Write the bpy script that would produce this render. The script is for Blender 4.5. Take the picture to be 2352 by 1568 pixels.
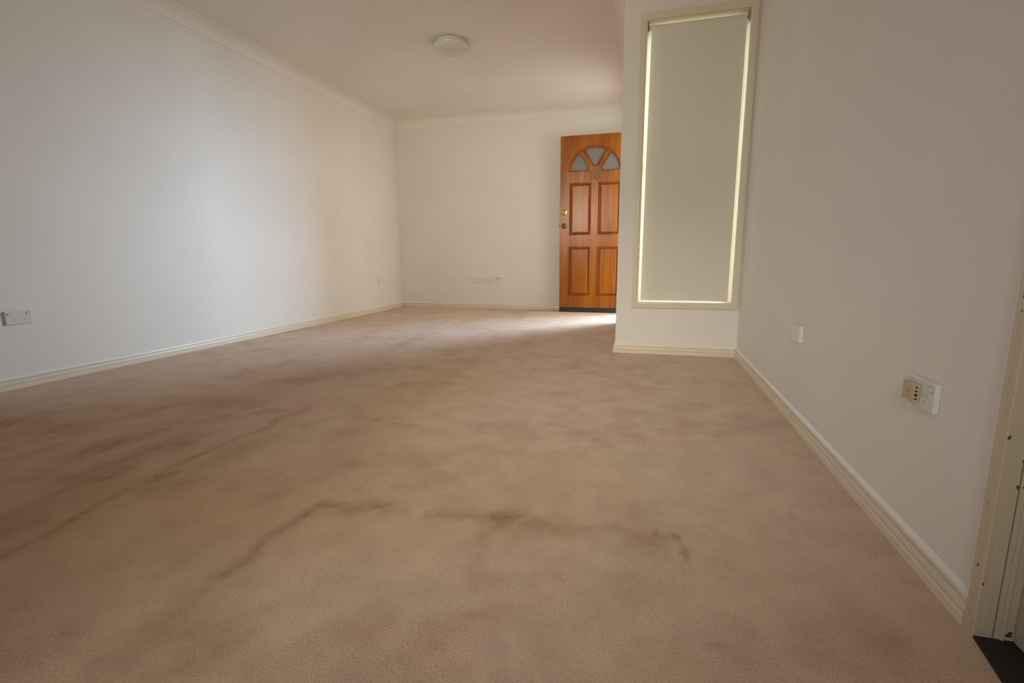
import bpy, math, random
import numpy as np
from mathutils import Vector, Matrix

for o in list(bpy.data.objects):
    bpy.data.objects.remove(o, do_unlink=True)
SC = bpy.context.scene
COL = SC.collection

# ------------------------------------------------------------------ camera, world, lights, exposure
LEFT, RIGHT, FAR, RET, ENT, CEIL, BACK = -3.252, 0.610, 6.188, 3.544, -0.193, 2.404, -2.60
cam = bpy.data.cameras.new('camera')
cam.sensor_width = 36.0
cam.lens = 1129.85 / 2352 * 36.0
cam.clip_start = 0.02
camo = bpy.data.objects.new('camera', cam)
COL.objects.link(camo)
Rv, Uv, Fv = Vector((0.96558, 0.26002, -0.00658)), Vector((-0.03846, 0.16776, 0.98508)), Vector((-0.25724, 0.95092, -0.17199))
camo.matrix_world = Matrix(((Rv.x, Uv.x, -Fv.x, 0), (Rv.y, Uv.y, -Fv.y, 0), (Rv.z, Uv.z, -Fv.z, 0.688), (0, 0, 0, 1)))
SC.camera = camo

world = bpy.data.worlds.new('sky')
SC.world = world
world.use_nodes = True
wn = world.node_tree.nodes
bg = wn['Background']
bg.inputs['Color'].default_value = (0.93, 0.95, 0.96, 1)
bg.inputs['Strength'].default_value = 2.8

def area(name, loc, target, sx, sy, power, color, spread=180):
    l = bpy.data.lights.new(name, 'AREA')
    l.shape = 'RECTANGLE'; l.size = sx; l.size_y = sy
    l.energy = power; l.color = color; l.spread = math.radians(spread)
    o = bpy.data.objects.new(name, l)
    COL.objects.link(o)
    o.location = loc
    o.rotation_euler = (Vector(target) - Vector(loc)).to_track_quat('-Z', 'Y').to_euler()
    return o
area('entry_daylight', (2.8, 8.35, 2.35), (-3.25, 3.3, 0.2), 2.1, 1.9, 770, (0.57, 0.77, 1.0))
area('entry_side_fill', (3.5, 6.4, 1.8), (-3.25, 4.9, 0.8), 2.4, 1.8, 110, (1.0, 0.94, 0.84))  # warm fill added through the doorway to lift the far left wall
# fill lamps added on the solid back wall for light from behind
area('rear_far_fill', (-1.7, BACK + 0.02, 1.75), (-1.1, 6.1, 1.5), 1.2, 0.8, 13.5, (1.0, 0.95, 0.83), 52)  # added, narrow beam towards the far wall
area('rear_floor_fill', (-0.6, BACK + 0.02, 2.2), (-0.25, 2.1, 0.0), 0.9, 0.3, 6.2, (1.0, 0.94, 0.80), 30)  # added, brightens the middle of the floor
area('rear_right_fill', (-2.4, BACK + 0.02, 1.3), (0.6, 2.0, 0.6), 0.8, 0.8, 4.0, (0.70, 0.83, 1.0), 36)  # added, brightens the right wall

vs = SC.view_settings
vs.view_transform = 'Standard'; vs.look = 'None'; vs.gamma = 1.0; vs.use_curve_mapping = False
vs.exposure = 0.08
SC.cycles.use_denoising = True
SC.cycles.max_bounces = 12
SC.cycles.diffuse_bounces = 8
SC.cycles.sample_clamp_indirect = 8.0

# ------------------------------------------------------------------ materials
def lin(r, g, b):
    f = lambda c: (c / 255 / 12.92) if c / 255 <= 0.04045 else ((c / 255 + 0.055) / 1.055) ** 2.4
    return (f(r), f(g), f(b), 1)

def mat(name, base, rough=0.5, metal=0.0, spec=0.5, coat=0.0):
    m = bpy.data.materials.new(name)
    m.use_nodes = True
    b = m.node_tree.nodes['Principled BSDF']
    b.inputs['Base Color'].default_value = base if len(base) == 4 else (*base, 1)
    b.inputs['Roughness'].default_value = rough
    b.inputs['Metallic'].default_value = metal
    b.inputs['Specular IOR Level'].default_value = spec
    b.inputs['Coat Weight'].default_value = coat
    return m

def N(m, t, **kw):
    n = m.node_tree.nodes.new(t)
    for k, v in kw.items():
        if k in n.inputs: n.inputs[k].default_value = v
        else: setattr(n, k, v)
    return n
def LK(m, a, b): m.node_tree.links.new(a, b)
def coords(m, scale=(1, 1, 1), obj=True):
    g = N(m, 'ShaderNodeNewGeometry')
    mp = N(m, 'ShaderNodeMapping')
    mp.inputs['Scale'].default_value = scale
    LK(m, g.outputs['Position'], mp.inputs['Vector'])
    return mp.outputs['Vector']
def ramp(m, fac, stops):
    r = N(m, 'ShaderNodeValToRGB')
    e = r.color_ramp.elements
    e[0].position, e[0].color = stops[0]
    e[1].position, e[1].color = stops[-1]
    for p, c in stops[1:-1]:
        x = e.new(p); x.color = c
    LK(m, fac, r.inputs['Fac'])
    return r.outputs['Color']

def paint(name, base, rough, bump=0.02, scale=220, mottle=0.03, specks=False, spec=0.5):
    m = mat(name, base, rough, spec=spec)
    b = m.node_tree.nodes['Principled BSDF']
    v = coords(m)
    n1 = N(m, 'ShaderNodeTexNoise', Scale=scale, Detail=3.0)
    LK(m, v, n1.inputs['Vector'])
    bp = N(m, 'ShaderNodeBump', Strength=bump, Distance=0.002)
    LK(m, n1.outputs['Fac'], bp.inputs['Height'])
    LK(m, bp.outputs['Normal'], b.inputs['Normal'])
    n2 = N(m, 'ShaderNodeTexNoise', Scale=1.7, Detail=4.0)
    LK(m, v, n2.inputs['Vector'])
    lo = tuple(c * (1 - mottle) for c in base[:3]) + (1,)
    hi = tuple(min(1, c * (1 + mottle)) for c in base[:3]) + (1,)
    col = ramp(m, n2.outputs['Fac'], [(0.3, lo), (0.7, hi)])
    if specks:      # chips and scuffs in the old enamel
        vo = N(m, 'ShaderNodeTexNoise', Scale=62.0, Detail=1.0)
        LK(m, v, vo.inputs['Vector'])
        fac = N(m, 'ShaderNodeMapRange')
        fac.inputs['From Min'].default_value = 0.71; fac.inputs['From Max'].default_value = 0.75
        LK(m, vo.outputs['Fac'], fac.inputs['Value'])
        mx = N(m, 'ShaderNodeMix', data_type='RGBA')
        LK(m, fac.outputs['Result'], mx.inputs['Factor'])
        LK(m, col, mx.inputs['A'])
        mx.inputs['B'].default_value = (0.09, 0.05, 0.03, 1)
        col = mx.outputs['Result']
    LK(m, col, b.inputs['Base Color'])
    return m

M = {}
M['wall'] = paint('wall_paint', (0.80, 0.76, 0.69, 1), 0.55, 0.05)
M['ceiling'] = paint('ceiling_paint', (0.80, 0.755, 0.69, 1), 0.8, 0.03)
M['cornice'] = paint('cornice_paint', (0.81, 0.77, 0.69, 1), 0.7, 0.02)
M['trim'] = paint('cream_enamel', (0.76, 0.68, 0.52, 1), 0.28, 0.02, 90)
M['reveal'] = paint('window_enamel', (0.87, 0.78, 0.62, 1), 0.35, 0.02, 90)
M['jamb'] = paint('worn_cream_enamel_darkened', (0.60, 0.50, 0.36, 1), 0.35, 0.03, 90, specks=True)  # chipped cream, base darkened to carry the corner vignette
M['closet'] = paint('cream_closet_paint_darkened', (0.50, 0.45, 0.31, 1), 0.4, 0.02, 90)  # cream paint with the corner vignette darkening put into its colour
M['outer'] = paint('exterior_render', (0.55, 0.45, 0.36, 1), 0.8)
M['plastic'] = mat('white_plastic', (0.74, 0.73, 0.69), 0.3)
M['bead'] = paint('white_bead_enamel', (0.82, 0.81, 0.78, 1), 0.35, 0.02, 90)
M['socket_dark'] = mat('socket_recess', (0.40, 0.37, 0.33), 0.6)
M['black'] = mat('black_rubber', (0.018, 0.013, 0.012), 0.6)
M['beige'] = paint('aged_beige_plastic', (0.56, 0.44, 0.24, 1), 0.4, 0.01, 200)
M['slot'] = mat('dark_slot', (0.03, 0.015, 0.01), 0.7)
M['brass'] = mat('polished_brass', (0.90, 0.62, 0.20), 0.16, 1.0)
M['bronze'] = mat('dark_bronze', (0.16, 0.08, 0.04), 0.4, 0.6)
M['numeral'] = mat('tarnished_brass', (0.15, 0.10, 0.035), 0.5, 0.2)
M['opal'] = mat('opal_glass', (0.66, 0.64, 0.57), 0.25)
M['blind'] = paint('grey_blind_fabric', (0.75, 0.70, 0.585, 1), 0.85, 0.15, 900, 0.02)
M['grey_plastic'] = mat('grey_bracket', (0.35, 0.33, 0.3), 0.5)
M['paving'] = paint('concrete_paving', (0.52, 0.47, 0.41, 1), 0.9)
M['lamp_base'] = mat('lamp_base_enamel', (0.72, 0.68, 0.6), 0.4)

# varnished timber, grain running up the door
def wood(name, c0, c1, c2, rough=0.25, coat=0.4):
    m = mat(name, c1, rough, coat=coat, spec=0.24)
    b = m.node_tree.nodes['Principled BSDF']
    b.inputs['Coat Roughness'].default_value = 0.28
    v = coords(m, (1, 1, 0.05))
    n = N(m, 'ShaderNodeTexNoise', Scale=34.0, Detail=6.0, Roughness=0.6, Distortion=0.4)
    LK(m, v, n.inputs['Vector'])
    v2 = coords(m, (1, 1, 0.12))
    n2 = N(m, 'ShaderNodeTexNoise', Scale=7.0, Detail=2.0)
    LK(m, v2, n2.inputs['Vector'])
    a = N(m, 'ShaderNodeMath', operation='ADD')
    LK(m, n.outputs['Fac'], a.inputs[0]); LK(m, n2.outputs['Fac'], a.inputs[1])
    h = N(m, 'ShaderNodeMath', operation='MULTIPLY')
    h.inputs[1].default_value = 0.5
    LK(m, a.outputs[0], h.inputs[0])
    LK(m, ramp(m, h.outputs[0], [(0.36, c0), (0.5, c1), (0.66, c2)]), b.inputs['Base Color'])
    return m
M['wood'] = wood('varnished_timber', (0.21, 0.052, 0.003, 1), (0.31, 0.092, 0.005, 1), (0.39, 0.138, 0.010, 1), 0.24, 0.0)
M['wood_dark'] = wood('stained_moulding', (0.17, 0.032, 0.003, 1), (0.25, 0.052, 0.005, 1), (0.31, 0.075, 0.009, 1), 0.22, 0.0)

def glass_frosted():
    m = mat('frosted_glass', (0.34, 0.325, 0.27), 0.4)
    b = m.node_tree.nodes['Principled BSDF']
    b.inputs['Transmission Weight'].default_value = 0.55
    b.inputs['IOR'].default_value = 1.45
    return m
M['frosted'] = glass_frosted()
def clear_glass():
    m = bpy.data.materials.new('clear_glass'); m.use_nodes = True
    nt = m.node_tree; nt.nodes.clear()
    out = nt.nodes.new('ShaderNodeOutputMaterial')
    t = nt.nodes.new('ShaderNodeBsdfTransparent'); t.inputs['Color'].default_value = (0.93, 0.96, 0.94, 1)
    g = nt.nodes.new('ShaderNodeBsdfGlossy'); g.inputs['Roughness'].default_value = 0.02
    mx = nt.nodes.new('ShaderNodeMixShader'); fr = nt.nodes.new('ShaderNodeFresnel'); fr.inputs['IOR'].default_value = 1.35
    nt.links.new(fr.outputs[0], mx.inputs[0]); nt.links.new(t.outputs[0], mx.inputs[1]); nt.links.new(g.outputs[0], mx.inputs[2])
    nt.links.new(mx.outputs[0], out.inputs['Surface'])
    return m
M['clear'] = clear_glass()

# carpet: pinkish beige cut pile; 'stain', 'grime' and 'ochre' are wear maps stored on the floor's points
def carpet():
    m = mat('beige_carpet', (0.5, 0.36, 0.26), 0.95, spec=0.15)
    b = m.node_tree.nodes['Principled BSDF']
    b.inputs['Sheen Weight'].default_value = 0.08
    b.inputs['Sheen Roughness'].default_value = 0.5
    v = coords(m)
    big = N(m, 'ShaderNodeTexNoise', Scale=1.15, Detail=3.0, Roughness=0.5)
    LK(m, v, big.inputs['Vector'])
    col = ramp(m, big.outputs['Fac'], [(0.36, CP_PINK), (0.62, CP_TAN)])
    mid = N(m, 'ShaderNodeTexNoise', Scale=9.0, Detail=5.0, Roughness=0.6)
    LK(m, v, mid.inputs['Vector'])
    mr = N(m, 'ShaderNodeMapRange')
    mr.inputs['From Min'].default_value = 0.3; mr.inputs['From Max'].default_value = 0.7
    mr.inputs['To Min'].default_value = 0.90; mr.inputs['To Max'].default_value = 1.08
    LK(m, mid.outputs['Fac'], mr.inputs['Value'])
    tuft = N(m, 'ShaderNodeTexNoise', Scale=320.0, Detail=3.0, Roughness=0.7)
    LK(m, v, tuft.inputs['Vector'])
    tr = N(m, 'ShaderNodeMapRange')
    tr.inputs['From Min'].default_value = 0.34; tr.inputs['From Max'].default_value = 0.62
    tr.inputs['To Min'].default_value = 0.72; tr.inputs['To Max'].default_value = 1.14
    LK(m, tuft.outputs['Fac'], tr.inputs['Value'])
    mu = N(m, 'ShaderNodeMath', operation='MULTIPLY')
    LK(m, mr.outputs[0], mu.inputs[0]); LK(m, tr.outputs[0], mu.inputs[1])
    c1 = N(m, 'ShaderNodeVectorMath', operation='SCALE')
    LK(m, col, c1.inputs[0]); LK(m, mu.outputs[0], c1.inputs['Scale'])
    cur = c1.outputs[0]
    for attr, tint in (('stain', (0.54, 0.40, 0.31, 1)), ('grime', (0.60, 0.64, 0.70, 1)), ('ochre', (0.95, 0.86, 0.58, 1))):
        at = N(m, 'ShaderNodeAttribute', attribute_name=attr)
        mx = N(m, 'ShaderNodeMix', data_type='RGBA', blend_type='MULTIPLY')
        LK(m, at.outputs['Fac'], mx.inputs['Factor'])
        LK(m, cur, mx.inputs['A']); mx.inputs['B'].default_value = tint
        cur = mx.outputs['Result']
    LK(m, cur, b.inputs['Base Color'])
    bp = N(m, 'ShaderNodeBump', Strength=0.55, Distance=0.004)
    LK(m, tuft.outputs['Fac'], bp.inputs['Height'])
    LK(m, bp.outputs['Normal'], b.inputs['Normal'])
    return m
CP_PINK = (0.70, 0.515, 0.415, 1)
CP_TAN = (0.70, 0.55, 0.40, 1)
M['carpet'] = carpet()

# ------------------------------------------------------------------ helpers
def link(name, verts, faces, m, parent=None, smooth=False, bevel=0.0, seg=2):
    me = bpy.data.meshes.new(name)
    me.from_pydata([tuple(v) for v in verts], [], faces)
    me.update()
    import bmesh
    bm = bmesh.new(); bm.from_mesh(me)
    bmesh.ops.recalc_face_normals(bm, faces=bm.faces)
    if bevel:
        bmesh.ops.bevel(bm, geom=[e for e in bm.edges if e.calc_face_angle(0) > 0.5], offset=bevel, segments=seg, profile=0.5, affect='EDGES')
    bm.to_mesh(me); bm.free()
    if smooth:
        for p in me.polygons: p.use_smooth = True
    me.materials.append(M[m])
    o = bpy.data.objects.new(name, me)
    COL.objects.link(o)
    if parent is not None: o.parent = parent
    return o
def tag(o, label=None, cat=None, kind=None, group=None):
    if label: o['label'] = label
    if cat: o['category'] = cat
    if kind: o['kind'] = kind
    if group: o['group'] = group
    return o
def empty(name, loc, rotz=0):
    o = bpy.data.objects.new(name, None)
    COL.objects.link(o); o.location = loc; o.rotation_euler = (0, 0, rotz)
    o.empty_display_size = 0.05
    return o
def boxv(x0, x1, y0, y1, z0, z1):
    v = [(x, y, z) for z in (z0, z1) for y in (y0, y1) for x in (x0, x1)]
    return v, [(0, 2, 3, 1), (4, 5, 7, 6), (0, 1, 5, 4), (2, 6, 7, 3), (0, 4, 6, 2), (1, 3, 7, 5)]
def box(name, x0, x1, y0, y1, z0, z1, m, parent=None, bevel=0.0, seg=2):
    v, f = boxv(x0, x1, y0, y1, z0, z1)
    return link(name, v, f, m, parent, bevel=bevel, seg=seg)

def wall(name, ucuts, zcuts, hole, t0, t1, axis, m, label):
    """one closed slab with holes; u runs along x (axis 'y') or y (axis 'x'); t0..t1 is the thickness along the axis"""
    P = (lambda u, t, z: (u, t, z)) if axis == 'y' else (lambda u, t, z: (t, u, z))
    nu, nz = len(ucuts), len(zcuts)
    V = [P(u, t, z) for t in (t0, t1) for z in zcuts for u in ucuts]
    I = lambda s, k, i: s * nu * nz + k * nu + i
    solid = lambda i, k: 0 <= i < nu - 1 and 0 <= k < nz - 1 and (i, k) not in hole
    Fc = []
    for k in range(nz - 1):
        for i in range(nu - 1):
            if not solid(i, k): continue
            for s in (0, 1):
                Fc.append((I(s, k, i), I(s, k, i + 1), I(s, k + 1, i + 1), I(s, k + 1, i)))
            if not solid(i - 1, k): Fc.append((I(0, k, i), I(0, k + 1, i), I(1, k + 1, i), I(1, k, i)))
            if not solid(i + 1, k): Fc.append((I(0, k, i + 1), I(0, k + 1, i + 1), I(1, k + 1, i + 1), I(1, k, i + 1)))
            if not solid(i, k - 1): Fc.append((I(0, k, i), I(0, k, i + 1), I(1, k, i + 1), I(1, k, i)))
            if not solid(i, k + 1): Fc.append((I(0, k + 1, i), I(0, k + 1, i + 1), I(1, k + 1, i + 1), I(1, k + 1, i)))
    used = sorted({i for f in Fc for i in f}); mp = {a: b for b, a in enumerate(used)}
    o = link(name, [V[i] for i in used], [tuple(mp[i] for i in f) for f in Fc], m)
    return tag(o, label, kind='structure')

def sweep(name, prof, origin, d, L, U, W, m, m0=0, m1=0, parent=None, smooth=False):
    """closed profile (u, w) swept along d; m0/m1: 1 inner mitre, -1 outer mitre, 0 square"""
    O, d, U, W = Vector(origin), Vector(d), Vector(U), Vector(W)
    A = [O + d * (m0 * u) + U * u + W * w for u, w in prof]
    B = [O + d * (L - m1 * u) + U * u + W * w for u, w in prof]
    n = len(prof)
    F = [(i, (i + 1) % n, n + (i + 1) % n, n + i) for i in range(n)] + [tuple(range(n)), tuple(range(2 * n - 1, n - 1, -1))]
    return link(name, A + B, F, m, parent)
def lathe(name, prof, m, parent=None, seg=48, axis='z', loc=(0, 0, 0), smooth=True):
    """profile (r, h) turned about the axis; ends on r=0 are closed"""
    V, F = [], []
    rings = []
    for r, h in prof:
        if r < 1e-6:
            rings.append([len(V)]); V.append((0, 0, h))
        else:
            rings.append(list(range(len(V), len(V) + seg)))
            V += [(r * math.cos(2 * math.pi * k / seg), r * math.sin(2 * math.pi * k / seg), h) for k in range(seg)]
    for a, b in zip(rings, rings[1:]):
        for k in range(seg):
            q = [a[k % len(a)], a[(k + 1) % len(a)], b[(k + 1) % len(b)], b[k % len(b)]]
            q = list(dict.fromkeys(q))
            if len(q) > 2: F.append(tuple(q))
    if axis == 'y': V = [(x, h, y) for x, y, h in V]
    if axis == 'x': V = [(h, x, y) for x, y, h in V]
    V = [(x + loc[0], y + loc[1], z + loc[2]) for x, y, z in V]
    return link(name, V, F, m, parent, smooth=smooth)
def curve_plate(name, polys, m, parent, half, bevel, y, plane='xz'):
    """flat plate with holes (first polygon is the outline) in the xz plane"""
    cu = bpy.data.curves.new(name, 'CURVE'); cu.dimensions = '2D'; cu.fill_mode = 'BOTH'
    cu.extrude = half - bevel; cu.bevel_depth = bevel; cu.bevel_resolution = 1; cu.offset = -bevel
    for pl in polys:
        s = cu.splines.new('POLY'); s.points.add(len(pl) - 1); s.use_cyclic_u = True
        for p, (x, z) in zip(s.points, pl): p.co = (x, z, 0, 1)
    t = bpy.data.objects.new('tmp', cu); COL.objects.link(t)
    me = bpy.data.meshes.new_from_object(t.evaluated_get(bpy.context.evaluated_depsgraph_get()))
    bpy.data.objects.remove(t); bpy.data.curves.remove(cu)
    me.transform(Matrix(((1, 0, 0, 0), (0, 0, -1, y), (0, 1, 0, 0), (0, 0, 0, 1))))
    me.name = name; me.materials.clear(); me.materials.append(M[m])
    o = bpy.data.objects.new(name, me); COL.objects.link(o)
    if parent is not None: o.parent = parent
    return o
def tube_loop(name, pts, r, m, parent, y, closed=True, seg=8, depth=1.0):
    """bead of radius r following a polygon in the xz plane"""
    n = len(pts); V, F = [], []
    for i, (x, z) in enumerate(pts):
        a = pts[(i - 1) % n] if closed or i else pts[i]
        b = pts[(i + 1) % n] if closed or i < n - 1 else pts[i]
        t0 = Vector((x - a[0], z - a[1])); t1 = Vector((b[0] - x, b[1] - z))
        t0 = t0.normalized() if t0.length > 1e-9 else t1.normalized()
        t1 = t1.normalized() if t1.length > 1e-9 else t0
        nn = Vector((-(t0 + t1).y, (t0 + t1).x)).normalized()
        sc = 1 / max(0.5, abs(nn.dot(Vector((-t0.y, t0.x)))))
        for k in range(seg):
            a_ = 2 * math.pi * k / seg
            V.append((x + nn.x * r * sc * math.cos(a_), y + r * depth * math.sin(a_), z + nn.y * r * sc * math.cos(a_)))
    for i in range(n if closed else n - 1):
        j = (i + 1) % n
        for k in range(seg):
            F.append((i * seg + k, i * seg + (k + 1) % seg, j * seg + (k + 1) % seg, j * seg + k))
    if not closed: F += [tuple(range(seg)), tuple(range((n - 1) * seg, n * seg))]
    return link(name, V, F, m, parent, smooth=True)

# ------------------------------------------------------------------ the room shell
T = 0.11
STAINS = [
  ([(-1.916, 0.968), (-1.773, 1.068), (-1.638, 1.119)], 0.0186, 0.0565, 0.5),
  ([(-2.134, 1.089), (-2.111, 1.126)], 0.0094, 0.0326, 0.5),
  ([(-2.126, 1.204), (-2.084, 1.258)], 0.0084, 0.0296, 0.5),
  ([(-2.655, 1.38), (-2.414, 1.346), (-2.202, 1.399)], 0.031, 0.124, 0.7),
  ([(-1.941, 1.25), (-1.871, 1.357)], 0.0288, 0.098, 0.8),
  ([(-1.732, 1.242), (-1.658, 1.374)], 0.0266, 0.0846, 0.75),
  ([(-1.488, 1.202), (-1.492, 1.351), (-1.482, 1.522), (-1.506, 1.701), (-1.484, 1.799)], 0.0113, 0.0357, 0.9),
  ([(-1.414, 1.322), (-1.364, 1.532)], 0.031, 0.095, 0.4),
  ([(-1.43, 0.708), (-1.446, 0.84), (-1.471, 1.0), (-1.491, 1.067), (-1.456, 1.152)], 0.011, 0.0292, 0.75),
  ([(-1.659, 1.024), (-1.619, 1.11)], 0.0171, 0.0497, 0.5),
  ([(-1.501, 1.043), (-1.293, 1.126)], 0.0204, 0.0525, 0.3),
  ([(-0.865, 0.766), (-0.877, 0.878), (-0.874, 0.976), (-0.864, 1.105)], 0.0136, 0.0274, 0.8),
  ([(-0.865, 0.624), (-0.86, 0.674), (-0.865, 0.766)], 0.0113, 0.0192, 0.3),
  ([(-0.864, 1.105), (-0.775, 1.107), (-0.668, 1.147)], 0.0146, 0.0306, 0.75),
  ([(-0.712, 0.997), (-0.657, 1.138)], 0.0207, 0.0422, 0.45),
  ([(-0.602, 1.147), (-0.594, 1.149)], 0.0091, 0.0183, 0.6),
  ([(-1.074, 1.096), (-0.999, 1.129)], 0.0129, 0.0297, 0.35),
  ([(-1.065, 1.218), (-1.06, 1.22)], 0.0097, 0.0237, 0.4),
  ([(-1.105, 1.778), (-1.084, 1.777)], 0.0083, 0.0262, 0.7),
  ([(-1.005, 1.757), (-0.919, 1.725)], 0.0071, 0.021, 0.55),
  ([(-0.83, 1.552), (-0.815, 1.556)], 0.0088, 0.0236, 0.35),
  ([(-0.874, 0.618), (-0.764, 0.647)], 0.0249, 0.0389, 0.5),
  ([(-0.738, 0.565), (-0.749, 0.587)], 0.0216, 0.0323, 0.5),
  ([(-0.709, 0.622), (-0.702, 0.63)], 0.0183, 0.0273, 0.35),
  ([(-1.029, 0.571), (-0.993, 0.58)], 0.0083, 0.0145, 0.4),
  ([(-0.894, 0.52), (-0.892, 0.525)], 0.0075, 0.012, 0.4),
  ([(-2.14, 1.737), (-1.751, 1.848)], 0.0157, 0.0586, 0.45),
  ([(-2.502, 1.613), (-2.267, 1.671)], 0.0144, 0.0591, 0.4),
  ([(-1.676, 1.764), (-1.485, 1.844)], 0.0121, 0.0425, 0.4),
  ([(-2.315, 2.268), (-2.165, 2.304)], 0.0116, 0.0534, 0.3),
  ([(-2.02, 2.266), (-1.782, 2.324)], 0.0162, 0.0697, 0.5),
  ([(-1.495, 2.707), (-1.322, 2.774)], 0.0138, 0.0626, 0.4),
  ([(-3.004, 1.575), (-2.836, 1.616)], 0.0216, 0.1012, 0.3),
  ([(-0.537, 1.127), (-0.447, 1.162), (-0.308, 1.163)], 0.0113, 0.022, 0.8),
  ([(-0.386, 1.126), (-0.333, 1.15)], 0.0184, 0.0347, 0.5),
  ([(-0.366, 1.068), (-0.335, 0.902)], 0.0207, 0.0321, 0.3),
  ([(-0.341, 1.319), (-0.324, 1.301)], 0.0178, 0.0373, 0.35),
  ([(-0.269, 1.142), (-0.159, 1.15), (-0.038, 1.181)], 0.0094, 0.0173, 0.5),
  ([(0.002, 1.294), (0.022, 0.995)], 0.0281, 0.0449, 0.3),
  ([(0.004, 1.153), (0.049, 1.136)], 0.0188, 0.0339, 0.7),
  ([(0.05, 1.155), (0.09, 1.166)], 0.008, 0.0147, 0.5),
  ([(0.093, 1.164), (0.108, 1.133), (0.116, 1.082)], 0.0052, 0.0093, 2.2),
  ([(0.136, 1.236), (0.18, 1.227)], 0.0071, 0.0138, 0.35),
  ([(-0.236, 1.672), (-0.178, 1.695), (-0.148, 1.79)], 0.0063, 0.0164, 0.4),
  ([(-0.006, 1.697), (0.045, 1.71)], 0.0168, 0.0442, 0.4),
  ([(-0.186, 2.32), (-0.084, 2.345)], 0.0083, 0.0296, 0.45),
  ([(0.114, 2.294), (0.287, 2.323)], 0.0148, 0.0525, 0.4),
  ([(-0.371, 1.513), (-0.354, 1.518)], 0.0161, 0.0387, 0.3),
  ([(-0.651, 1.534), (-0.544, 1.603)], 0.0111, 0.0287, 0.3),
  ([(0.132, 0.837), (0.161, 0.843)], 0.0046, 0.0065, 0.5),
  ([(-0.312, 0.8), (-0.286, 0.811)], 0.0043, 0.006, 0.45),
  ([(0.329, 1.34), (0.33, 1.341)], 0.0023, 0.005, 2.0),
  ([(0.196, 0.92), (0.197, 0.921)], 0.0012, 0.0019, 1.5),
  ([(-0.406, 2.368), (-0.3, 2.394)], 0.0098, 0.0357, 0.3),
  ([(-0.306, 2.136), (-0.306, 2.434)], 0.0099, 0.0368, 0.2),
  ([(-0.555, 0.637), (-0.448, 0.753)], 0.021, 0.0298, 0.25),
  ([(-1.196, 0.608), (-1.262, 0.632)], 0.028, 0.0593, 0.3),
  ([(0.338, 0.891), (0.379, 0.892)], 0.0061, 0.0094, 0.3),
  ([(0.405, 1.374), (0.37, 1.2)], 0.0041, 0.0081, 0.3),
  ([(-0.855, 5.213), (-0.687, 5.363)], 0.0142, 0.1134, 0.4),
  ([(-3.203, 5.581), (-2.487, 5.583)], 0.0108, 0.0958, 0.3),
]
GRIME = [(-0.239, 0.72, .022), (0.22, 0.897, .026), (0.324, 0.94, .02), (0.31, 0.854, .03), (-0.706, 0.586, .008)]
OCHRE = [(-2.628, 2.608, .05, .05), (-2.652, 1.818, .045, .06), (-1.133, 2.014, .03, .06), (-1.065, 2.35, .32, .7), (-0.55, 1.35, .5, .35), (-1.2, 1.0, .5, .3)]

def vnoise(x, y, s, seed):
    rng = np.random.RandomState(seed); g = rng.rand(256, 256)
    X, Y = x * s + 60, y * s + 60
    xi, yi = np.floor(X).astype(int), np.floor(Y).astype(int)
    fx, fy = X - xi, Y - yi
    fx, fy = fx * fx * (3 - 2 * fx), fy * fy * (3 - 2 * fy)
    G = lambda a, b: g[a % 256, b % 256]
    return (G(xi, yi) * (1 - fx) + G(xi + 1, yi) * fx) * (1 - fy) + (G(xi, yi + 1) * (1 - fx) + G(xi + 1, yi + 1) * fx) * fy

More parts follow.
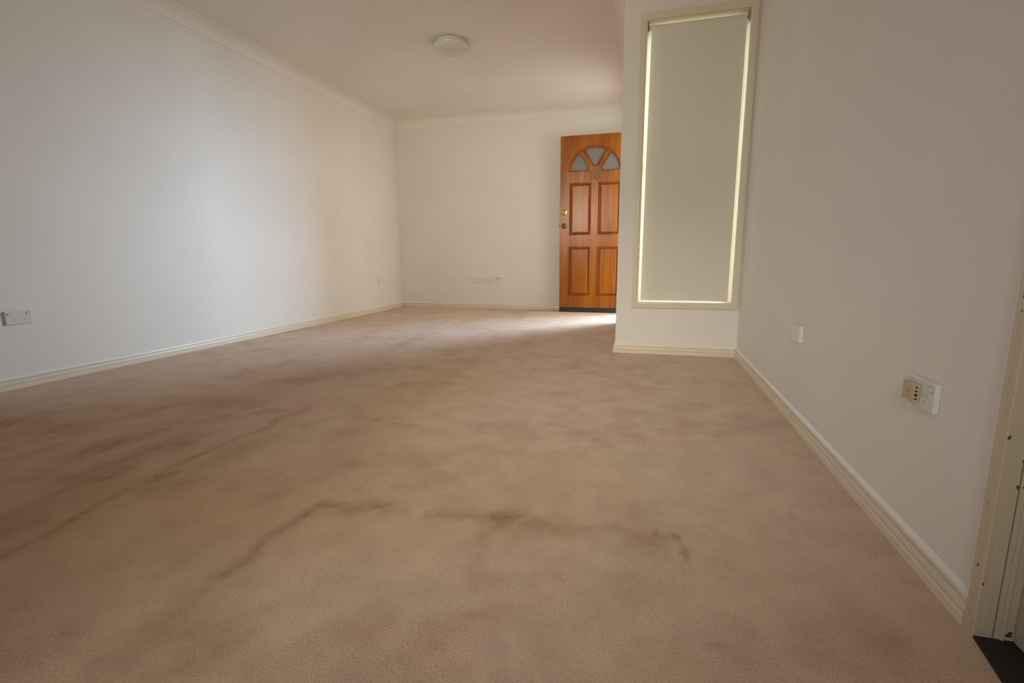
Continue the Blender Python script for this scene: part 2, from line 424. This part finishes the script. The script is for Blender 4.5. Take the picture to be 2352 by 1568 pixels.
def build_floor():
    xs = np.arange(LEFT - 0.02, 0.6, 0.011); xs = np.append(xs, 0.6)
    ys = [BACK]
    while ys[-1] < FAR:
        y = ys[-1]
        ys.append(y + (0.08 if y < 0.2 else 0.010 if y < 1.9 else 0.010 * y / 1.9))
    ys[-1] = FAR + 0.02
    ys = np.array(ys)
    X, Y = np.meshgrid(xs, ys)
    x, y = X.ravel(), Y.ravel()
    wx = x + 0.030 * (vnoise(x, y, 14, 1) - .5) + 0.016 * (vnoise(x, y, 45, 2) - .5)
    wy = y + 0.045 * (vnoise(x, y, 12, 3) - .5) + 0.020 * (vnoise(x, y, 40, 4) - .5)
    st = np.zeros_like(x)
    for pts, rx, ry, s in STAINS:
        rx, ry = rx * 1.45, ry * 1.25
        best = np.full_like(x, 1e9)
        k = min(1.0, (rx + ry) / 0.03)
        qx, qy = x + (wx - x) * k, y + (wy - y) * k
        for (ax, ay), (bx, by) in zip(pts, pts[1:]):
            pax, pay = (qx - ax) / rx, (qy - ay) / ry
            bax, bay = (bx - ax) / rx, (by - ay) / ry
            h = np.clip((pax * bax + pay * bay) / (bax * bax + bay * bay + 1e-9), 0, 1)
            best = np.minimum(best, (pax - h * bax) ** 2 + (pay - h * bay) ** 2)
        st = 1 - (1 - st) * (1 - np.clip(s * np.exp(-best * 0.9), 0, 1) * 0.60)
    # break the marks up so that they read as soiled pile, then add vacuum lanes and trodden patches
    st *= (0.45 + 0.8 * vnoise(x, y, 60, 12)) * (0.65 + 0.7 * vnoise(x, y, 21, 19))
    west = 1 / (1 + np.exp((wx + 0.95) / 0.16))
    lx = wx + 0.05 * (vnoise(x, y, 1.6, 15) - .5) + 0.10 * (y - 1.3)
    lane = vnoise(lx, y * 0.0, 6.5, 7) * 0.45 + vnoise(lx, y * 0.30, 5.0, 8) * 0.55
    lane = np.clip((lane - 0.50) * 2.6, 0, 1)
    along = 0.35 + 0.65 * vnoise(x * 0.8, y, 3.2, 16)
    st = np.clip(st + (0.05 + 0.34 * west) * lane * along, 0, 1)
    comb = np.clip(0.5 + 0.5 * np.sin((lx + 0.12 * (y - 1.5)) * 2 * np.pi / 0.021), 0, 1) * np.exp(-((wx + 0.95) / 0.35) ** 2 - ((y - 1.45) / 0.35) ** 2)
    st = np.clip(st + 0.10 * comb, 0, 1)
    blot = vnoise(x, y, 4.3, 9) * 0.45 + vnoise(x, y, 9.7, 10) * 0.33 + vnoise(x, y, 24, 13) * 0.22
    st = np.clip(st + 0.95 * np.clip(blot - 0.54, 0, 1), 0, 1)
    fine = vnoise(x, y, 38, 17) * vnoise(x, y, 17, 18)
    st = np.clip(st + 0.30 * np.clip(fine - 0.38, 0, 1), 0, 1)
    gr = np.zeros_like(x); oc = np.zeros_like(x)
    for cx, cy, r in GRIME: gr += 0.33 * np.exp(-(((wx - cx) / r) ** 2 + ((wy - cy) / (r * 1.2)) ** 2))
    for cx, cy, rx, ry in OCHRE: oc += 0.5 * np.exp(-(((wx - cx) / rx) ** 2 + ((wy - cy) / ry) ** 2))
    nx = len(xs); i = np.arange(len(ys) - 1)[:, None] * nx + np.arange(nx - 1)[None, :]
    faces = np.stack([i, i + 1, i + nx + 1, i + nx], -1).reshape(-1, 4)
    z = 0.0012 * (vnoise(x, y, 6, 11) - .5)
    me = bpy.data.meshes.new('floor')
    me.vertices.add(len(x)); me.vertices.foreach_set('co', np.stack([x, y, z], 1).ravel().astype('f'))
    me.loops.add(faces.size); me.loops.foreach_set('vertex_index', faces.ravel().astype('i'))
    me.polygons.add(len(faces)); me.polygons.foreach_set('loop_start', (np.arange(len(faces)) * 4).astype('i'))
    me.polygons.foreach_set('loop_total', np.full(len(faces), 4, 'i'))
    me.update(calc_edges=True)
    for nme, arr in (('stain', st), ('grime', gr), ('ochre', oc)):
        a = me.attributes.new(nme, 'FLOAT', 'POINT'); a.data.foreach_set('value', np.clip(arr, 0, 1).astype('f'))
    me.materials.append(M['carpet'])
    o = bpy.data.objects.new('floor', me); COL.objects.link(o)
    return tag(o, 'pinkish beige carpet with brown stains and worn streaks', kind='structure')
build_floor()

tag(box('wall_left', LEFT - T, LEFT, BACK - T, FAR + T, -0.1, CEIL, 'wall'), 'long plain white left wall', kind='structure')
tag(box('wall_far', LEFT, ENT + T, FAR, FAR + T, -0.1, CEIL, 'wall'), 'plain cream far wall behind the open timber door', kind='structure')
tag(box('wall_back', LEFT, RIGHT + T, BACK - T, BACK, -0.1, CEIL, 'wall'), 'plain wall behind the viewer', kind='structure')
wall('wall_right', [BACK, 0.13, 0.986, RET + T], [-0.1, 0.0, 2.06, CEIL], {(1, 1)}, RIGHT, RIGHT + T, 'x', 'wall', 'plain right wall beside the closet door')
# window opening measured in the photograph
WX0, WX1, WZ0, WZ1 = -0.047, 0.558, 0.3645, 2.156
wall('wall_return', [ENT, WX0 - .012, WX1 + .012, RIGHT], [-0.1, WZ0 - .012, WZ1 + .012, CEIL], {(1, 1)}, RET, RET + T, 'y', 'wall', 'short return wall that holds the narrow window')
wall('wall_entry', [RET + T, 5.15, 6.02, FAR], [-0.1, 0.0, 2.10, CEIL], {(1, 1)}, ENT, ENT + T, 'x', 'wall', 'entry wall hidden beyond the window return')
tag(box('ceiling', LEFT - T, RIGHT + T, BACK - T, RET + T, CEIL, CEIL + 0.1, 'ceiling'), 'plain off white ceiling', kind='structure')
tag(box('ceiling', LEFT - T, ENT + T + 0.30, RET + T, FAR + T, CEIL, CEIL + 0.1, 'ceiling'), 'ceiling of the entry end of the room', kind='structure')
tag(box('ceiling', ENT + T, 2.6, RET + T, 4.95, 2.34, 2.44, 'outer'), 'added soffit slab shading the top of the narrow window', kind='structure')  # unseen slab added so the window gap darkens towards the top
tag(box('floor_porch', ENT + T, 6.5, RET + T, 11, -0.16, -0.06, 'paving'), 'concrete porch slab outside the front door', kind='structure')
tag(box('floor_slab', LEFT - T, RIGHT + T, BACK - T, FAR + T, -0.16, -0.1, 'paving'), 'slab under the room', kind='structure')

# skirting boards: moulded, 67 mm high
SK = [(0, 0), (.0150, 0), (.0150, .0190), (.0140, .0212), (.0125, .0220), (.0090, .0232), (.0075, .0250), (.0118, .0272), (.0128, .0290), (.0105, .0440), (.0060, .0454), (.0058, .0470), (.0104, .0492), (.0102, .0540), (.0088, .0580), (.0015, .0665), (0, .0670)]
Z = (0, 0, 1)
def skirt(name, origin, d, L, U, m0, m1, label):
    o = sweep(name, SK, origin, d, L, U, Z, 'trim', m0, m1)
    o.data.materials.append(M['bead'])      # top bead faces take a whiter enamel
    for p in o.data.polygons:
        if p.center.z > 0.0565 and len(p.vertices) == 4: p.material_index = 1
    return tag(o, label, kind='structure')
skirt('baseboard_left', (LEFT, BACK, 0), (0, 1, 0), FAR - BACK, (1, 0, 0), 0, 1, 'cream moulded skirting along the left wall')
skirt('baseboard_far', (LEFT, FAR, 0), (1, 0, 0), ENT - LEFT, (0, -1, 0), 1, 0, 'cream moulded skirting along the far wall')
skirt('baseboard_return', (ENT, RET, 0), (1, 0, 0), RIGHT - ENT, (0, -1, 0), -1, 1, 'cream skirting below the narrow window')
skirt('baseboard_entry', (ENT, RET, 0), (0, 1, 0), 5.09 - RET, (-1, 0, 0), -1, 0, 'cream skirting of the hidden entry wall')
skirt('baseboard_right', (RIGHT, RET, 0), (0, -1, 0), RET - 1.008, (-1, 0, 0), 1, 0, 'cream moulded skirting along the right wall')

# cornices: 90 mm cove with a small step at each edge
def cove():
    c = .088
    p = [(0, 0), (c, 0), (c, -.006), (c - .004, -.0075)]
    for k in range(9):
        a = math.pi / 2 * k / 8
        p.append((c - .006 - (c - .014) * math.sin(a), -(.0085 + (c - .014) * (1 - math.cos(a)))))
    return p + [(.0075, -(c - .004)), (.006, -c), (0, -c)]
CV = cove()
def corn(name, origin, d, L, U, m0, m1, label):
    return tag(sweep(name, CV, origin, d, L, U, Z, 'cornice', m0, m1), label, kind='structure')
corn('trim_1', (LEFT, BACK, CEIL), (0, 1, 0), FAR - BACK, (1, 0, 0), 1, 1, 'white cove cornice above the left wall')
corn('trim_2', (LEFT, FAR, CEIL), (1, 0, 0), ENT - LEFT, (0, -1, 0), 1, 1, 'white cove cornice above the far wall')
corn('trim_3', (ENT, RET, CEIL), (0, 1, 0), FAR - RET, (-1, 0, 0), -1, 1, 'white cove cornice of the entry wall')
corn('trim_4', (ENT, RET, CEIL), (1, 0, 0), RIGHT - ENT, (0, -1, 0), -1, 1, 'white cove cornice above the narrow window')
corn('trim_5', (RIGHT, RET, CEIL), (0, -1, 0), RET - BACK, (-1, 0, 0), 1, 1, 'white cove cornice above the right wall')

# ------------------------------------------------------------------ window in the return wall
win = tag(empty('window_1', ((WX0 + WX1) / 2, RET, WZ0)), 'tall narrow window behind a grey roller blind', kind='structure')
def child(o, p):
    o.parent = p; o.matrix_parent_inverse = Matrix.Translation(-Vector(p.location))
    return o
AR = [(0, 0), (.0425, 0), (.0425, .012), (.0405, .0145), (.033, .0145), (.031, .0165), (.012, .0165), (.010, .0135), (.004, .0125), (0, .009)]
def arch_ring(name, x0, x1, z0, z1, y, parent):
    """four mitred architrave lengths round an opening, each its own board"""
    for (o, d, L, U) in (((x0, y, z0), (0, 0, 1), z1 - z0, (-1, 0, 0)), ((x1, y, z0), (0, 0, 1), z1 - z0, (1, 0, 0)),
                         ((x0, y, z0), (1, 0, 0), x1 - x0, (0, 0, -1)), ((x0, y, z1), (1, 0, 0), x1 - x0, (0, 0, 1))):
        child(sweep(name, AR, o, d, L, U, (0, -1, 0), 'trim', -1, -1), parent)
arch_ring('architrave', WX0, WX1, WZ0, WZ1, RET, win)
RD = 0.098
for (a, b, c, d) in ((WX0 - .012, WX0, WZ0 - .012, WZ1 + .012), (WX1, WX1 + .012, WZ0 - .012, WZ1 + .012), (WX0, WX1, WZ0 - .012, WZ0), (WX0, WX1, WZ1, WZ1 + .012)):
    child(box('reveal_lining', a, b, RET - .001, RET + T + .01, c, d, 'reveal'), win)
SY = RET + 0.085
for (a, b, c, d) in ((WX0, WX0 + .024, WZ0, WZ1), (WX1 - .024, WX1, WZ0, WZ1), (WX0 + .024, WX1 - .024, WZ0, WZ0 + .012), (WX0 + .024, WX1 - .024, WZ1 - .03, WZ1), (WX0 + .024, WX1 - .024, 1.255, 1.285)):
    child(box('sash_frame', a, b, SY, SY + .028, c, d, 'reveal', bevel=.002), win)
child(box('glass_pane', WX0 + .02, WX1 - .02, SY + .012, SY + .016, WZ0 + .01, 1.26, 'clear'), win)
child(box('glass_pane', WX0 + .02, WX1 - .02, SY + .012, SY + .016, 1.28, WZ1 - .02, 'clear'), win)

# roller blind inside the reveal
BY = RET + 0.030
bl = tag(empty('roller_blind', ((WX0 + WX1) / 2, BY, 2.125)), 'plain grey roller blind pulled down inside the narrow window', 'blind')
xl0, xl1, xr0, xr1 = -0.0305, -0.0235, 0.5385, 0.541   # left edge at the bottom and top, right edge at the bottom and top
V, F = [], []
tz, tr = 2.1235, 0.019
path = [(BY, .377)] + [(BY, .377 + (tz - .377) * k / 12) for k in range(1, 13)] + [(BY + tr - tr * math.cos(a), tz + tr * math.sin(a)) for a in [math.pi * k / 8 for k in range(1, 9)]]
for y, z in path:
    t = min(1, (z - .377) / (tz - .377))
    wv = 0.0012 * math.sin(z * 4.1)
    V += [(xl0 + (xl1 - xl0) * t, y + wv, z), (xr0 + (xr1 - xr0) * t, y + wv * .5, z)]
n = len(path)
V += [(x, y + (.0012 if i < 2 * 13 else -.0005), z) for i, (x, y, z) in enumerate(V)]
for i in range(n - 1):
    a = 2 * i; F += [(a, a + 1, a + 3, a + 2), (2 * n + a, 2 * n + a + 2, 2 * n + a + 3, 2 * n + a + 1)]
    F += [(a, a + 2, 2 * n + a + 2, 2 * n + a), (a + 1, 2 * n + a + 1, 2 * n + a + 3, a + 3)]
F += [(0, 2 * n, 2 * n + 1, 1), (2 * n - 2, 2 * n - 1, 4 * n - 1, 4 * n - 2)]
child(link('blind_fabric', V, F, 'blind', smooth=False), bl)
child(lathe('roller_tube', [(0, -.024), (.0175, -.024), (.0175, .540), (0, .540)], 'grey_plastic', axis='x', loc=(0, BY + tr + .001, tz), smooth=False), bl)
br = child(box('bottom_rail', xl0, xr0, BY - .002, BY + .007, .3725, .386, 'blind', bevel=.0015), bl)
for x0, x1 in ((WX0 + .001, WX0 + .009), (WX1 - .009, WX1 - .001)):
    child(box('bracket', x0, x1, BY - .006, BY + .045, tz - .028, WZ1 - .004, 'grey_plastic', bevel=.0015), bl)
    child(lathe('bracket_pin', [(0, 0), (.006, 0), (.006, .008), (0, .008)], 'grey_plastic', axis='x', loc=(x1 if x0 < 0 else x0 - .008, BY + tr, tz), seg=16), bl)

# ------------------------------------------------------------------ front door, open against the far wall
DX0, DX1, DY, DZ0, DZ1 = -1.017, -0.199, 5.994, 0.058, 2.05
CX = -0.609
door = tag(empty('door_1', (DX1, DY, 0.0)), 'varnished orange timber front door standing open, numbered 10', kind='structure')
RX, RZ, FZ = 0.283, 0.263, 1.648
def epos(a): return (CX + RX * math.cos(a), FZ + RZ * math.sin(a))
arcR = [epos(math.radians(d)) for d in np.linspace(1.0, 51.5, 12)]
paneR = [(CX + .086, FZ)] + arcR + [(CX + .066, FZ + .034)]
paneL = [(2 * CX - x, z) for x, z in paneR][::-1]
paneC = [(CX + .021, FZ + .055)] + [epos(math.radians(d)) for d in np.linspace(64, 116, 12)] + [(CX - .021, FZ + .055)]
PAN = [(-.903, -.651, .925, 1.520), (2 * CX + .651, 2 * CX + .903, .925, 1.520), (-.903, -.651, .203, .787), (2 * CX + .651, 2 * CX + .903, .203, .787)]
rect = lambda a, b, c, d: [(a, c), (b, c), (b, d), (a, d)]
TH = 0.036
leaf = curve_plate('door_leaf', [rect(DX0, DX1, DZ0, DZ1)] + [rect(*p) for p in PAN] + [paneR, paneL, paneC], 'wood', None, TH / 2, .0025, DY + TH / 2)
child(leaf, door)
for a, b, c, d in PAN:
    i1, i2 = .020, .036
    V, F = [], []
    for ins, y in ((0, DY + .012), (i1, DY + .011), (i2, DY + .004), (i2, DY + .030), (0, DY + .024)):
        V += [(a + ins, y, c + ins), (b - ins, y, c + ins), (b - ins, y, d - ins), (a + ins, y, d - ins)]
    for r in range(4):
        for k in range(4): F.append((4 * r + k, 4 * r + (k + 1) % 4, 4 * r + 4 + (k + 1) % 4, 4 * r + 4 + k))
    # ring 2 is the raised field, ring 3 the back field
    F = F[:8] + F[12:] + [(8, 9, 10, 11), (12, 13, 14, 15)] + [(16 + k, 16 + (k + 1) % 4, (k + 1) % 4, k) for k in range(4)]
    pn = child(link('door_panel', V, F, 'wood'), door)
    child(tube_loop('panel_moulding', rect(a + .008, b - .008, c + .008, d - .008), .0095, 'wood_dark', None, DY + .003, depth=.8), door)
    child(tube_loop('panel_moulding', rect(a + .023, b - .023, c + .023, d - .023), .0042, 'wood_dark', None, DY + .0105, depth=.8), door)
for pl in (paneL, paneC, paneR):
    gl = curve_plate('glass_pane', [pl], 'frosted', None, .003, 0, DY + TH / 2)
    child(gl, door)
    child(tube_loop('glazing_bead', pl, .0075, 'wood_dark', None, DY + .004), door)
arc = [(CX + (RX + .010) * math.cos(math.radians(t)), FZ + (RZ + .010) * math.sin(math.radians(t))) for t in range(0, 181, 5)]
child(tube_loop('fanlight_moulding', arc, .0085, 'wood_dark', None, DY - .001, closed=False), door)
for s in (1, -1):
    a0, a1 = (CX + s * .046, FZ + .060), (CX + s * .143, FZ + .238)
    child(tube_loop('glazing_bar', [a0, a1], .0085, 'wood', None, DY - .001, closed=False), door)
sl = child(box('door_seal', DX0 + .002, ENT - .001, DY + .002, DY + .030, .006, .058, 'black', bevel=.002), door)
sl['label'] = 'black rubber weather seal under the door'
# numerals
def numeral_zero():
    return curve_plate('house_number', [[(-.588 + .034 * math.cos(t), 1.596 + .050 * math.sin(t)) for t in np.linspace(0, 2 * math.pi, 40)[:-1]],
                                        [(-.588 + .018 * math.cos(t), 1.596 + .034 * math.sin(t)) for t in np.linspace(0, 2 * math.pi, 40)[:-1]]], 'numeral', None, .002, .0005, DY - .002)
def numeral_one():
    x, z = -.655, 1.594
    return curve_plate('house_number', [[(x - .018, z - .050), (x + .018, z - .050), (x + .018, z - .043), (x + .008, z - .041), (x + .008, z + .050), (x - .002, z + .050), (x - .020, z + .036), (x - .020, z + .028), (x - .006, z + .034), (x - .006, z - .041), (x - .018, z - .043)]], 'numeral', None, .002, .0005, DY - .002)
o = child(numeral_one(), door); o['label'] = 'tarnished brass numeral 1'
o = child(numeral_zero(), door); o['label'] = 'tarnished brass numeral 0'
# deadlock and knob
o = child(lathe('deadlock', [(0, -.024), (.020, -.023), (.024, -.019), (.0255, -.012), (.031, -.010), (.034, -.005), (.034, 0), (0, 0)], 'brass', axis='y', loc=(-.966, DY, 1.189)), door)
o['label'] = 'shiny round brass deadlock'
ck = child(lathe('lock_rose', [(0, -.004), (.031, -.004), (.0345, -.001), (.0345, .001), (0, .001)], 'bronze', axis='y', loc=(-.966, DY, 1.189)), door)
o = child(lathe('door_knob', [(0, -.052), (.012, -.051), (.021, -.045), (.0255, -.036), (.024, -.028), (.015, -.020), (.012, -.012), (.013, -.007), (.030, -.005), (.032, 0), (0, 0)], 'bronze', axis='y', loc=(-.963, DY, 1.032)), door)
o['label'] = 'dark bronze door knob'
child(box('latch_bolt', DX0 - .012, DX0 + .002, DY + .010, DY + .024, 1.022, 1.044, 'bronze', bevel=.002), door)
for z in (0.3, 1.05, 1.8):
    child(lathe('hinge', [(0, z - .05), (.006, z - .05), (.006, z + .05), (0, z + .05)], 'brass', loc=(DX1 + .004, DY + TH + .002, 0), seg=16), door)
# frame of the entry opening
fr = tag(empty('door_3', (ENT, 5.15, 0)), 'cream frame of the front door opening', kind='structure')
child(box('door_jamb', ENT - .001, ENT + T + .01, 5.15, 5.18, 0, 2.07, 'trim', bevel=.002), fr)
child(box('door_jamb', ENT + .02, ENT + T + .01, 5.995, 6.02, 0, 2.07, 'trim', bevel=.002), fr)
child(box('door_head', ENT - .001, ENT + T + .01, 5.15, 6.02, 2.07, 2.10, 'trim', bevel=.002), fr)
child(box('door_sill', ENT, ENT + T + .02, 5.18, 5.995, -.06, .004, 'wood_dark', bevel=.002), fr)
child(box('architrave', ENT - .014, ENT, 5.095, 5.155, 0, 2.11, 'trim', bevel=.003), fr)

# ------------------------------------------------------------------ closet door at the right edge
cd = tag(empty('door_2', (RIGHT, 0.974, 0)), 'cream closet door with worn cream frame at the right edge', kind='structure')
CA = [(0, 0), (.0, .010), (.0045, .0128), (.010, .0128), (.011, .0118), (.013, .0118), (.014, .0128), (.030, .0128), (.032, .0108), (.032, 0)]
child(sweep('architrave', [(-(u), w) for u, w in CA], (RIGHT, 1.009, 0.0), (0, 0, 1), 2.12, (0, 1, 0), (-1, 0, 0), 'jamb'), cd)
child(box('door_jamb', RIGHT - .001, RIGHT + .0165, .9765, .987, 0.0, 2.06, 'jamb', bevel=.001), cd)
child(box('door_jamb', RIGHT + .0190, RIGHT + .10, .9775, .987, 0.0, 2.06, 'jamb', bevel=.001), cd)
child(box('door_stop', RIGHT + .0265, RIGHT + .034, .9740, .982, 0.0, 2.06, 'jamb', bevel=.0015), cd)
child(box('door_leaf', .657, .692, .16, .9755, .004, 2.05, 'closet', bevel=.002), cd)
# dark threshold in front of the closet door
th = link('threshold', [(.5985, .9765, .0), (.5835, .872, .0), (.580, .13, .0), (.700, .13, .0), (.700, .9765, .0)] + [(.5985, .9765, .0045), (.5835, .872, .0045), (.580, .13, .0045), (.700, .13, .0045), (.700, .9765, .0045)],
          [(0, 1, 2, 3, 4), (5, 9, 8, 7, 6)] + [(k, (k + 1) % 5, 5 + (k + 1) % 5, 5 + k) for k in range(5)], 'black')
th.name = 'trim_6'
tag(th, 'dark worn threshold strip before the closet door', kind='structure')

# ------------------------------------------------------------------ outlets on the walls
def plate(name, loc, rotz, w, h, t, label, group, kind, bevel=.0025):
    """wall plate, built flat on a wall: local x along the wall, local -y out of the wall"""
    e = tag(empty(name, loc, rotz), label, 'outlet', group=group)
    box('faceplate', -w / 2, w / 2, -t, 0, -h / 2, h / 2, 'plastic', e, bevel=bevel)
    f = -t
    def rocker(x, z, sc=1):
        r = box('rocker_switch', x - .0085 * sc, x + .0085 * sc, f - .0028, f + .001, z - .0052 * sc, z + .0052 * sc, 'plastic', e, bevel=.0012)
        box('switch_surround', x - .0102 * sc, x + .0102 * sc, f - .0005, f + .001, z - .0068 * sc, z + .0068 * sc, 'socket_dark', r)
    def pins(x, z):
        for dx, dz, ang, L in ((-.0065, .0045, math.radians(-30), .0075), (.0065, .0045, math.radians(30), .0075), (0, -.0085, 0, .0075)):
            c, s = math.cos(ang), math.sin(ang)
            V = []
            for yy in (f - .0004, f + .001):
                for px, pz in ((-.0011, -L / 2), (.0011, -L / 2), (.0011, L / 2), (-.0011, L / 2)):
                    V.append((x + dx + px * c - pz * s, yy, z + dz + px * s + pz * c))
            link('pin_slot', V, [(0, 1, 2, 3), (7, 6, 5, 4), (0, 4, 5, 1), (1, 5, 6, 2), (2, 6, 7, 3), (3, 7, 4, 0)], 'socket_dark', e)
    if kind == 'double':
        rocker(-w / 2 + .018, h / 2 - .016); rocker(w / 2 - .018, h / 2 - .016)
        pins(-.0235, -.006); pins(.0235, -.006)
    if kind == 'aerial':
        lathe('socket', [(.0030, -.009), (.0062, -.009), (.0075, -.002), (.0075, 0), (0, 0), (0, -.0015), (.003, -.0015)], 'socket_dark', e, seg=20, axis='y', loc=(0.014, f, 0.003))
        box('label_insert', -.040, -.012, f - .0006, f + .001, -.008, .008, 'plastic', e, bevel=.0004)
    if kind == 'data':
        for x in (-.013, .013):
            s = box('socket', x - .0085, x + .0085, f - .0012, f + .001, .000, .016, 'plastic', e, bevel=.0006)
            box('socket_opening', x - .0062, x + .0062, f - .0018, f, .003, .013, 'slot', s)
    if kind == 'blank':
        box('blank_insert', -w / 2 + .008, w / 2 - .008, f - .001, f + .001, -h / 2 + .008, h / 2 - .008, 'plastic', e, bevel=.0008)
    return e
HP = math.pi / 2
plate('power_outlet', (LEFT, 1.8465, .379), HP, .120, .072, .011, 'white double power outlet on the left wall near the picture edge', 'wall outlets', 'double')
plate('blank_outlet', (LEFT, 5.632, .376), HP, .118, .070, .010, 'small plain wall plate on the left wall close to the far corner', 'wall outlets', 'blank')
plate('power_outlet', (-2.146, FAR, .374), 0, .116, .071, .010, 'leftmost of three outlets in a row on the far wall', 'wall outlets', 'double')
plate('aerial_outlet', (-2.002, FAR, .374), 0, .116, .071, .010, 'middle of three wall plates on the far wall, one dark socket', 'wall outlets', 'aerial')
plate('data_outlet', (-1.854, FAR, .388), 0, .116, .070, .010, 'rightmost and highest of three plates on the far wall, two dark sockets', 'wall outlets', 'data')
plate('blank_outlet', (RIGHT, 2.208, .372), -HP, .122, .068, .014, 'small white wall plate on the right wall below the window', 'wall outlets', 'blank')
plate('power_outlet', (RIGHT, 1.256, .382), -HP, .116, .066, .0125, 'white double power outlet on the right wall holding a beige adaptor', 'wall outlets', 'double')
# beige adaptor plugged into the right outlet
ax0, ax1, ay0, ay1, az0, az1 = .5830, .5972, 1.2507, 1.2982, .3600, .4020
ad = tag(empty('plug_adaptor', (ax1, (ay0 + ay1) / 2, (az0 + az1) / 2)), 'beige square plug adaptor in the right wall outlet', 'adaptor')
child(box('adaptor_body', ax0, ax1, ay0, ay1, az0, az1, 'beige', bevel=.0012), ad)
for k, (zc, hh) in enumerate(((.3945, .0016), (.3858, .0016), (.3772, .0030), (.3682, .0016))):
    child(box('contact_slot', ax0 + .0030, ax0 + .0085, ay0 - .0003, ay0 + .002, zc - hh, zc + hh, 'slot'), ad)
child(lathe('screw_head', [(0, -.0004), (.0014, -.0004), (.0014, .002), (0, .002)], 'slot', axis='x', loc=(ax0, 1.2745, .3795), seg=14), ad)
child(box('mark_recess', ax0 - .0003, ax0 + .001, 1.268, 1.276, .387, .3925, 'beige', bevel=.0003), ad)

# ------------------------------------------------------------------ ceiling light
cl = tag(empty('ceiling_light', (-1.60, 4.09, CEIL)), 'round white opal glass oyster light on the ceiling', 'lamp')
lathe('lamp_base', [(0, 0), (.122, 0), (.126, -.006), (.126, -.022), (.118, -.026), (0, -.026)], 'lamp_base', cl)
dome = [(.126, -.018), (.140, -.022), (.1455, -.030), (.146, -.036)]
for k in range(1, 13):
    a = math.pi / 2 * k / 12
    dome.append((.146 * math.cos(a) if k < 12 else 0, -.036 - .060 * math.sin(a)))
lathe('glass_dome', [(0, -.018)] + dome, 'opal', cl)
